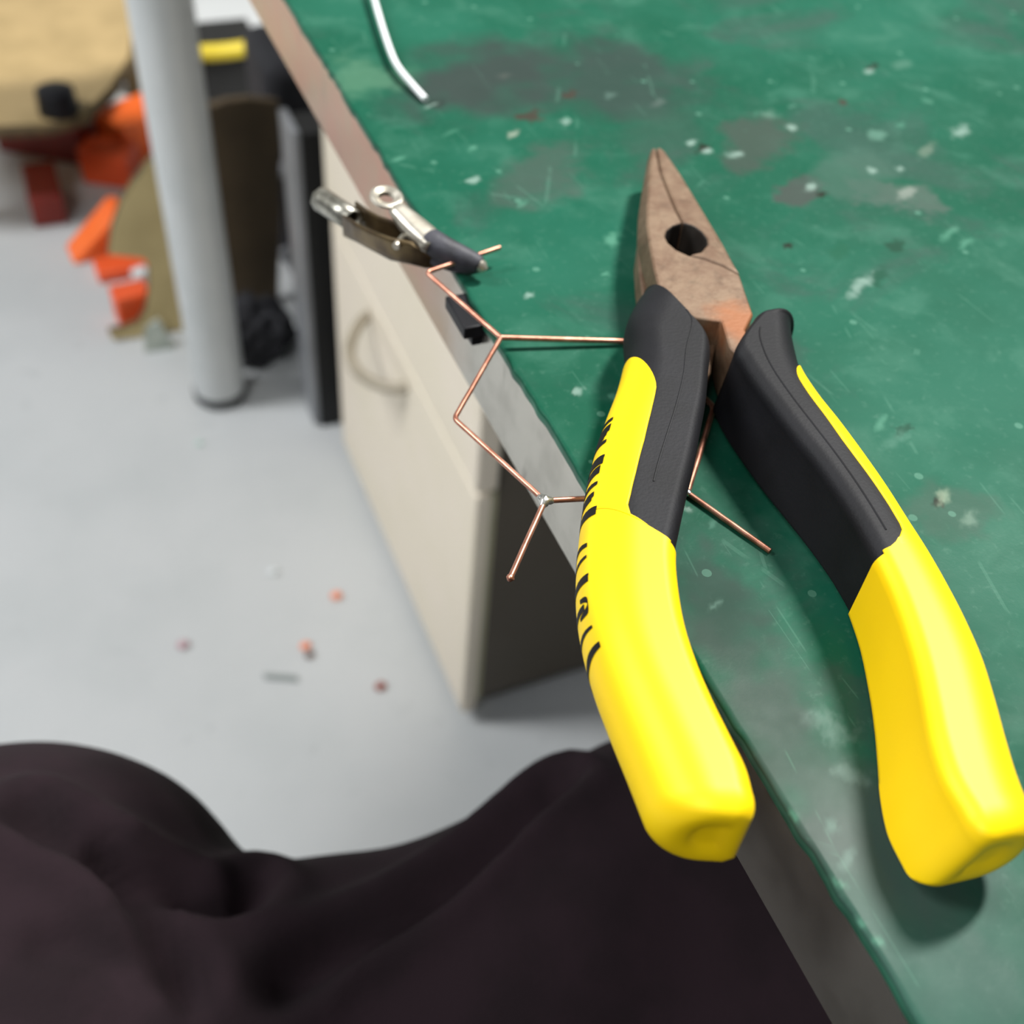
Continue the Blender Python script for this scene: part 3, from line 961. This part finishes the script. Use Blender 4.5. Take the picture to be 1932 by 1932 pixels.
tube('jaw_tip', [S0.lerp(T0, 0.9), S0.lerp(T0, 1.0), T0 + (T0 - S0) * 0.05 - Vector((0, 0, 0.0006))], [0.0016, 0.0015, 0.0010], M_NICKEL, clip, 12)
# lower arm: crimp barrel, channel, pivot cheeks, lower jaw
cr0, cr1 = Vector(at(606, 376, -0.0030)), Vector(at(668, 417, -0.0010))
mid1 = Vector(at(705, 437, 0.0006)); mid2 = Vector(at(748, 455, 0.0022))
barrel = []
path = [cr0, cr0.lerp(cr1, 0.15), cr0.lerp(cr1, 0.6), cr1]
bv_, bf_ = tube_mesh(path, [0.0032, 0.0031, 0.0030, 0.0028], 8, cap=False)
bo = obj('crimp_barrel', bv_, bf_, M_STEEL, clip, angle=50)
sd = bo.modifiers.new('thick', 'SOLIDIFY'); sd.thickness = 0.0005; sd.offset = -1
ax = (cr1 - cr0).normalized()
vs, fs = [], []
stn = [(cr1 - ax * 0.002, 0.0031, 0.0030), (cr1.lerp(mid1, 0.4), 0.0029, 0.0026), (mid1, 0.0029, 0.0026), (mid2, 0.0031, 0.0030), (cl(3, -0.6, 0), 0.0029, 0.0030), (cl(6.5, -1.8, 0), 0.0022, 0.0020), (cl(8.2, -2.4, 0), 0.0016, 0.0010)]
n = 17
for (p, hw, dp) in stn:
    for t in np.linspace(-1, 1, n):
        if abs(t) > 0.5:
            k = (abs(t) - 0.5) / 0.5
            vs.append(p + side * math.copysign(hw, t) + e2 * (dp * (2 * k - 1)))
        else:
            w = t / 0.5 * math.pi / 2
            vs.append(p + side * hw * math.sin(w) - e2 * (dp + 0.3 * hw * math.cos(w)))
fs = [(k * n + i, k * n + i + 1, (k + 1) * n + i + 1, (k + 1) * n + i) for k in range(len(stn) - 1) for i in range(n - 1)]
lo_ = obj('lower_arm', vs, fs, M_BRASS, clip, angle=50)
sd = lo_.modifiers.new('thick', 'SOLIDIFY'); sd.thickness = 0.0005; sd.offset = 0
tube('pivot_pin', [cl(-0.6, 0.2, -3.6), cl(-0.6, 0.2, 3.7)], 0.0009, M_NICKEL, clip, 16)
tube('lower_jaw', [cl(6.5, -1.6, 0), cl(8, -2.0, 0), cl(13, -2.0, 0), cl(17, -1.7, 0)], [0.0019, 0.0022, 0.0019, 0.0012], M_SLEEVE, clip, 16)

# ------------------------------------------------------------------ black block on the edge band, white wire on the table
ya, yb = at(916, 610, -0.001)[1], at(884, 548, -0.001)[1]
bc = empty('black_edge_bracket', (EDGE - 0.002, (ya + yb) / 2, TT - 0.0085), 'small black plastic bracket fixed to the table edge beside the copper wire', 'bracket')
box('bracket_plate', (EDGE - 0.0046, ya, TT - 0.0046), (EDGE + 0.0007, yb, TT - 0.0014), M_BLKPL, bc, bev=0.0004)
box('bracket_rib', (EDGE - 0.0018, ya + 0.002, TT - 0.0085), (EDGE + 0.0007, yb - 0.003, TT - 0.0046), M_BLKPL, bc, bev=0.0004)

wp = [at(u, v, z) for u, v, z in ((690, -60, 0.004), (715, 30, 0.0035), (736, 95, 0.003), (752, 128, 0.0025), (778, 160, 0.0018), (803, 188, 0.0011))]
ww = spline(wp, 40)
o = tube('white_wire', ww, 0.0010, M_WHITEWIRE, None, 12, origin=(wp[-1][0], wp[-1][1], TT))
tag(o, 'stiff white plastic-coated wire end lying on the green table top', 'wire')

# ------------------------------------------------------------------ cabinet under the table
cc = fl(870, 1365); CX, CY = cc[0], cc[1]; CW = 0.392; CD = 0.48; CH = 0.655
cab = empty('drawer_cabinet', (CX + CD / 2, CY + CW / 2, 0), 'cream painted pedestal cabinet with two drawer fronts standing under the work table', 'cabinet')
box('body', (CX + 0.016, CY + 0.003, 0.028), (CX + CD, CY + CW - 0.002, CH), M_CREAM_SHADE, cab, bev=0.002)
box('front_frame', (CX + 0.012, CY + 0.002, 0.030), (CX + 0.018, CY + CW - 0.001, CH - 0.002), M_GROOVE, cab, bev=0)
GZ = 0.311
d1 = box('drawer_front', (CX - 0.004, CY - 0.008, GZ + 0.006), (CX + 0.014, CY + CW + 0.001, CH - 0.004), M_CREAM, cab, bev=0.003)
d2 = box('drawer_front', (CX, CY, 0.016), (CX + 0.014, CY + CW, GZ - 0.005), M_CREAM, cab, bev=0.003)
hA, hB = at_x(696, 593, CX), at_x(768, 728, CX)
hm = at_x(690, 665, CX)
hz = (hA[2] + hB[2]) / 2
hp_ = []
for t in np.linspace(0, 1, 30):
    y = hA[1] + (hB[1] - hA[1]) * t
    b = math.sin(math.pi * t) ** 0.6
    hp_.append((CX - 0.032 * b + 0.003 * (1 - b), y, hz - 0.010 * b))
tube('bow_handle', hp_, 0.0052, M_HANDLE, d2, 12)
box('plinth', (CX + 0.03, CY + 0.02, 0.0), (CX + CD - 0.03, CY + CW - 0.02, 0.03), M_FOOT, cab, bev=0)

# black unit behind the cabinet
bp = fl(600, 805)
bu = empty('black_panel_unit', (bp[0] + 0.2, bp[1] + 0.03, 0), 'tall black upright panel with grey front edge behind the cream cabinet', 'panel')
box('panel', (bp[0] + 0.004, bp[1] - 0.002, 0.0), (bp[0] + 0.46, bp[1] + 0.040, 0.372), M_BLACKPANEL, bu, bev=0.001)
box('edge_strip', (bp[0] - 0.004, bp[1] + 0.001, 0.004), (bp[0] + 0.004, bp[1] + 0.052, 0.372), M_GREYSTEEL, bu, bev=0.001)

# ------------------------------------------------------------------ things on the floor behind the table leg
PY = 1.20


def ply_board():
    px = [(205, 480), (212, 430), (228, 385), (252, 345), (285, 303), (318, 265), (345, 240), (372, 225), (384, 400), (392, 600),
          (370, 640), (345, 652), (300, 650), (260, 648), (212, 640), (206, 628), (236, 622), (262, 612), (276, 585), (282, 545), (280, 500), (270, 488)]
    fr, bk, th = [], [], 0.012
    for u, v in px:
        p = at_y(u, v, PY); z = max(p[2], 0.001)
        fr.append((p[0], PY, z)); bk.append((p[0], PY + th, z))
    o = prism('plywood_cutout', [fr, bk], M_PLY, None, 0, smooth=False, origin=(0.12, PY, 0))
    o.data.materials.append(M_PLYEDGE)
    for p in o.data.polygons:
        if abs(p.normal.y) < 0.9:
            p.material_index = 1
    return o


o = ply_board(); tag(o, 'upright plywood cutout with curved charred edge behind the grey table leg', 'board')


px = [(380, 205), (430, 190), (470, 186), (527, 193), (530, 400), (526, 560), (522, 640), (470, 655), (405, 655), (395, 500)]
fr = [at_y(u, v, 1.225) for u, v in px]  # right part of the plywood board, table shade painted in as dark brown
o = prism('plywood_shaded_part', [[(p[0], 1.225, max(p[2], 0.001)) for p in fr], [(p[0], 1.237, max(p[2], 0.001)) for p in fr]], mat('shade_brown_plywood', rgb(92, 76, 54), 0.7, var=rgb(78, 64, 44), scale=14), None, 0.002, origin=(0.2, 1.225, 0))
tag(o, 'right part of the plywood board, its shade painted dark brown, beside the grey table leg', 'board')


def wedge(name, u, v, w, d, h, m, rot=0.0, shape='box', label='', tilt=None, cat='block', group='orange plastic blocks on the floor'):
    """block standing on the floor with its base centre seen at (u, v); sizes in metres"""
    p = fl(u, v)
    if shape == 'box':
        o = box(name, (p[0] - w / 2, p[1] - d / 2, 0), (p[0] + w / 2, p[1] + d / 2, h), m, None, 0.003, rot)
    else:
        R = Matrix.Rotation(rot, 3, 'Z'); b = []
        for (x, z) in ((-w / 2, 0), (w / 2, 0), (w / 2 * 0.9, h), (w / 2 * 0.6, h)):
            b.append((x, z))
        fr = [tuple(Vector(p) + R @ Vector((x, -d / 2, z))) for x, z in b]
        bk = [tuple(Vector(p) + R @ Vector((x, d / 2, z))) for x, z in b]
        o = prism(name, [fr, bk], m, None, 0.003, origin=tuple(p))
    # the inset face of a moulded part
    tag(o, label, cat, group)
    return o


wedge('orange_block', 268, 285, 0.10, 0.07, 0.070, M_ORANGE, 0.5, label='largest orange plastic block partly hidden by the grey table leg')
wedge('orange_block', 215, 338, 0.075, 0.045, 0.055, M_ORANGE2, -0.55, label='deep orange plastic block in front of the largest orange block')
wedge('orange_block', 190, 470, 0.085, 0.05, 0.062, M_ORANGE, 0.1, 'wedge', label='orange wedge poking out left of the plywood curve')
wedge('orange_block', 255, 508, 0.10, 0.04, 0.016, M_ORANGE2, 0.05, label='flat orange plastic strip behind the plywood notch')
wedge('orange_block', 256, 600, 0.045, 0.035, 0.045, M_ORANGE2, 0.1, label='small orange block in the notch of the plywood cutout')
wedge('red_crate', 110, 270, 0.14, 0.10, 0.085, M_RED, -0.6, label='dark red plastic crate at the left behind the orange blocks', cat='crate', group=None)
wedge('red_block', 92, 395, 0.045, 0.09, 0.05, M_RED, 0.0, label='small dark red block on the floor left of the plywood', cat='block', group=None)
wedge('white_cup', 272, 545, 0.02, 0.02, 0.03, M_WHITEWIRE, 0.3, label='small white piece beside the small orange block', cat='scrap', group=None)
# clear plastic scrap leaning on the board foot
p = fl(300, 650)
o = prism('plastic_scrap', [[(p[0] - 0.020, p[1] - 0.012, 0.0), (p[0] + 0.018, p[1] - 0.014, 0.0), (p[0] + 0.014, p[1] - 0.008, 0.0), (p[0] - 0.016, p[1] - 0.006, 0.0)],
                            [(p[0] - 0.014, p[1] + 0.000, 0.028), (p[0] + 0.006, p[1] - 0.002, 0.040), (p[0] + 0.004, p[1] + 0.002, 0.040), (p[0] - 0.012, p[1] + 0.003, 0.028)]], M_BAGP, None, 0.001, origin=tuple(p))
tag(o, 'whitish plastic scrap leaning against the foot of the plywood cutout', 'scrap')

# tan sheet lying over the crate at the upper left
ts = empty('plywood_sheet', (0.0, 1.72, 0.0), 'tan plywood sheet raised on the floor at the upper left corner', 'board')
pts = [(-220, -40), (262, -40), (243, 105), (205, 165), (152, 214), (95, 232), (-60, 240), (-220, 250)]
zs = 0.16 - TT
bot = [at(u, v, zs) for u, v in pts]
prism('sheet', [[(p[0], p[1], 0.150) for p in bot], [(p[0], p[1], 0.160) for p in bot]], M_PLY2, ts, 0.0)
eg = [at(u, v, zs) for u, v in pts[1:]]
tube('charred_edge', [(p[0], p[1] - 0.002, 0.152) for p in eg], 0.008, M_PLYEDGE, ts, 8)
kb = at(112, 210, zs)
tube('knob', [(kb[0], kb[1], 0.150), (kb[0], kb[1], 0.158), (kb[0], kb[1], 0.190), (kb[0], kb[1], 0.194)], [0.024, 0.026, 0.024, 0.016], M_BLKPL, ts, 24)
for u, v in ((30, 0), (220, -10), (-180, 220), (-180, 0)):
    q = at(u, v, zs)
    tube('support_post', [(q[0], q[1], 0.0), (q[0], q[1], 0.150)], 0.012, M_PLYEDGE, ts, 12)

# black box with yellow lid, dark stool, cloudy bag under the far end of the table
p = fl(436, 188)
bx = empty('black_box', (p[0], p[1] + 0.03, 0), 'black storage box with yellow curved lid rim behind the plywood', 'box')
box('body', (p[0] - 0.062, p[1], 0.0), (p[0] + 0.060, p[1] + 0.11, 0.070), M_BLACKPANEL, bx, bev=0.006)
rim = [(p[0] - 0.066 + 0.13 * t, p[1] - 0.004 + 0.012 * (2 * t - 1) ** 2, 0.083) for t in np.linspace(0, 1, 20)]
tube('lid_rim', rim, 0.013, M_YELLID, bx, 12)
box('lid', (p[0] - 0.060, p[1] + 0.006, 0.070), (p[0] + 0.058, p[1] + 0.104, 0.088), M_BLACKPANEL, bx, bev=0.004)

q0, q1 = at_y(497, 128, 1.27), at_y(660, 128, 1.27)
st = empty('suitcase', ((q0[0] + q1[0]) / 2 + 0.05, 1.33, 0), 'charcoal suitcase standing under the far end of the table behind the black panel', 'suitcase')
box('shell', (q0[0], 1.27, 0.012), (q1[0] + 0.10, 1.40, q0[2]), M_DARK, st, bev=0.02, seg=4)
for (u0, v0, u1, v1, r_) in ((552, 270, 532, 330, 0.007), (535, 470, 565, 525, 0.006)):
    a_, b_ = at_y(u0, v0, 1.262), at_y(u1, v1, 1.262)
    tube('grey_strap', [a_, (a_ + b_) / 2 - np.array([0, 0.004, 0]), b_], r_, M_GREYSTEEL, st, 10)
for dx in (0.03, q1[0] + 0.07 - q0[0]):
    tube('wheel', [(q0[0] + dx, 1.30, 0.012), (q0[0] + dx + 0.012, 1.30, 0.012)], 0.012, M_FOOT, st, 20)

p = fl(480, 655)
bm = bmesh.new(); bmesh.ops.create_icosphere(bm, subdivisions=5, radius=1.0)
vs = []
for v in bm.verts:
    n_ = v.co.normalized(); k = 1 + 0.28 * noise.noise(n_ * 2.5) + 0.16 * noise.noise(n_ * 6)
    vs.append((p[0] + 0.045 * n_.x * k, p[1] - 0.02 + 0.035 * n_.y * k, max(0.0, 0.040 + 0.045 * n_.z * k)))
fs = [tuple(w.index for w in f.verts) for f in bm.faces]; bm.free()
o = obj('plastic_bag', vs, fs, M_DARK, None, origin=(p[0], p[1], 0))
tag(o, 'crumpled dark bag on the floor beside the grey table leg', 'bag')

# scraps on the open floor
SCR = [(635, 1126, 0.0032, 'orange_scrap', mat('peach_scrap', rgb(250, 150, 110), 0.6, var=rgb(240, 140, 100), scale=90), 'bright peach scrap on the floor nearest the cabinet drawer'),
       (577, 1221, 0.0030, 'peach_scrap', MATS['peach_scrap'], 'pale peach scrap beside its modelled brown shadow on the floor'),
       (585, 1238, 0.0026, 'scrap_shadow', mat('scrap_shadow_brown', rgb(110, 84, 76), 0.7, var=rgb(100, 76, 68), scale=90), 'dark brown blob standing in for the shadow of the pale peach scrap'),  # shadow of the peach scrap, modelled as a brown blob
       (718, 1297, 0.0030, 'red_scrap', mat('red_scrap', rgb(160, 72, 50), 0.6, var=rgb(146, 62, 44), scale=90), 'dark reddish scrap on the floor near the cabinet corner'),
       (346, 1219, 0.0032, 'pink_scrap', mat('pink_scrap', rgb(196, 160, 166), 0.6, var=rgb(184, 148, 156), scale=90), 'faint pink scrap, leftmost on the open floor'),
       (516, 1081, 0.0030, 'white_scrap', M_WHITEWIRE, 'small white scrap on the open pale floor'),
       (376, 838, 0.0022, 'mint_scrap', mat('mint_scrap', rgb(190, 216, 204), 0.6, var=rgb(180, 208, 196), scale=90), 'tiny mint speck on the floor below the table leg')]
for i, (u, v, r, nm, m, lab) in enumerate(SCR):
    p = fl(u, v)
    r *= 1.5; o = blob(nm, (p[0], p[1], r * 0.55), r, None, m, 10 + i, (1.2, 1, 0.55))
    o.location = (0, 0, 0)
    tag(o, lab, 'scrap', 'scraps on the floor')
p0, p1 = fl(498, 1276), fl(562, 1281)
o = prism('grey_offcut', [[tuple(Vector(p0) + Vector((0, -0.004, z))), tuple(Vector(p1) + Vector((0, -0.004, z))), tuple(Vector(p1) + Vector((0, 0.003, z))), tuple(Vector(p0) + Vector((0, 0.003, z)))] for z in (0.0002, 0.0022)],
          mat('grey_offcut', rgb(146, 152, 150), 0.6, var=rgb(136, 142, 140), scale=60), None, 0.0004, origin=(p0[0], p0[1], 0))
tag(o, 'flat grey strip offcut lying on the open floor', 'scrap', 'scraps on the floor')

# ------------------------------------------------------------------ seated person: lap and body below the camera
def capsule(a, b, ra, rb, n=14):
    a, b = Vector(a), Vector(b)
    ts = np.linspace(0, 1, n); path = [a.lerp(b, t) for t in ts]; rad = [ra + (rb - ra) * t for t in ts]
    d = (b - a).normalized(); pre, prr, post, por = [], [], [], []
    for w in np.linspace(1, 0.12, 7):
        w *= math.pi / 2
        pre.append(a - d * ra * math.sin(w)); prr.append(max(ra * math.cos(w), 0.002))
    for w in np.linspace(0.12, 1, 7):
        w *= math.pi / 2
        post.append(b + d * rb * math.sin(w)); por.append(max(rb * math.cos(w), 0.002))
    return tube_mesh(pre + path + post, prr + list(rad) + por, 28)


def lap_z(u, v, z):
    return at(u, v, z)


caps = []
# left thigh / knee / shin, right thigh / knee / shin, hips and trunk
KL, KR = Vector((-0.076, 0.166, 0.524)), Vector((0.134, 0.098, 0.520))
HL, HR = Vector((-0.110, -0.33, 0.53)), Vector((0.120, -0.34, 0.53))
caps += [capsule(HL, KL, 0.100, 0.086), capsule(HR, KR, 0.100, 0.086)]
caps += [capsule(KL, KL + Vector((-0.02, 0.02, -0.42)), 0.070, 0.045), capsule(KR, KR + Vector((0.02, -0.03, -0.40)), 0.072, 0.045)]
caps += [capsule(KL + Vector((-0.02, 0.00, -0.475)), KL + Vector((-0.04, 0.15, -0.48)), 0.042, 0.036), capsule(KR + Vector((0.02, -0.05, -0.46)), KR + Vector((0.03, 0.10, -0.465)), 0.042, 0.036)]
caps += [capsule(HL + Vector((0.02, -0.02, 0.02)), HR + Vector((-0.02, -0.02, 0.02)), 0.13, 0.13)]
caps += [capsule((-0.060, -0.37, 0.58), (-0.105, -0.40, 0.92), 0.120, 0.145)]
# cloth hanging between the knees
caps += [capsule((-0.12, 0.190, 0.528), (-0.028, 0.136, 0.530), 0.074, 0.062), capsule((0.02, 0.105, 0.522), (0.10, 0.105, 0.528), 0.070, 0.078)]
caps += [capsule((-0.06, -0.10, 0.500), (0.09, -0.10, 0.500), 0.075, 0.075), capsule((-0.05, 0.02, 0.495), (0.10, 0.00, 0.490), 0.065, 0.070), capsule((-0.04, 0.122, 0.524), (0.10, 0.108, 0.520), 0.068, 0.066)]
vs, fs = merge(caps)
pm = bpy.data.meshes.new('person'); pm.from_pydata([tuple(v) for v in vs], [], fs); pm.update()
tmp = bpy.data.objects.new('tmp_person', pm); COL.objects.link(tmp)
rm = tmp.modifiers.new('remesh', 'REMESH'); rm.mode = 'VOXEL'; rm.voxel_size = 0.0065; rm.use_smooth_shade = True
sm_ = tmp.modifiers.new('smooth', 'SMOOTH'); sm_.iterations = 6; sm_.factor = 0.6
bpy.context.view_layer.update()
dg = bpy.context.evaluated_depsgraph_get()
me = bpy.data.meshes.new_from_object(tmp.evaluated_get(dg))
bpy.data.objects.remove(tmp)
me.name = 'person'
# folds of the cloth
def groove(px, wd, dp):
    return ([Vector(p[:2]) for p in spline([at(u, v, -0.155) for u, v in px], 30)], wd, dp)


GROOVES = [groove(((60, 1560), (180, 1612), (300, 1645), (430, 1655), (470, 1605)), 0.0050, 0.013), groove(((200, 1625), (260, 1700), (330, 1790), (360, 1870)), 0.004, 0.010),
           groove(((520, 1830), (620, 1745), (740, 1680), (860, 1600), (960, 1525), (1060, 1450)), 0.0055, 0.013), groove(((90, 1810), (200, 1815), (330, 1835)), 0.004, 0.005)]
nv = len(me.vertices)
co = np.empty(nv * 3, np.float32); me.vertices.foreach_get('co', co); co = co.reshape(-1, 3).astype(float)
no = np.empty(nv * 3, np.float32); me.vertices.foreach_get('normal', no); no = no.reshape(-1, 3)
x, y, z = co.T
dd = 0.008 * (vnoise(x * 9 + y * 5 + z * 3 + 20, y * 9 - x * 6 + z * 4 + 20, 5) - 0.5) + 0.012 * (0.3 - abs(2 * vnoise(x * 16 - y * 9 + z * 6 + 20, y * 6 + x * 5 + z * 7 + 20, 6) - 1))
for (P_, wd, dp) in GROOVES:
    m_ = np.full(nv, 1.0)
    for q in P_:
        m_ = np.minimum(m_, np.hypot(x - q.x, y - q.y))
    dd += np.where((m_ < 0.03) & (z > 0.4), dp * (0.5 * np.exp(-((m_ - 1.9 * wd) / wd) ** 2) - np.exp(-(m_ / wd) ** 2)), 0)
dd = np.where(z < 0.12, 0, dd)
co = co + no * dd[:, None]
me.vertices.foreach_set('co', co.astype(np.float32).ravel())
me.update()
me.materials.clear(); me.materials.append(M_CLOTH)
for p in me.polygons:
    p.use_smooth = True
person = bpy.data.objects.new('person', me); COL.objects.link(person)
tag(person, 'seated person in dark maroon clothing, lap and knees at the bottom of the view', 'person')
ss = person.modifiers.new('sub', 'SUBSURF'); ss.levels = 1; ss.render_levels = 1
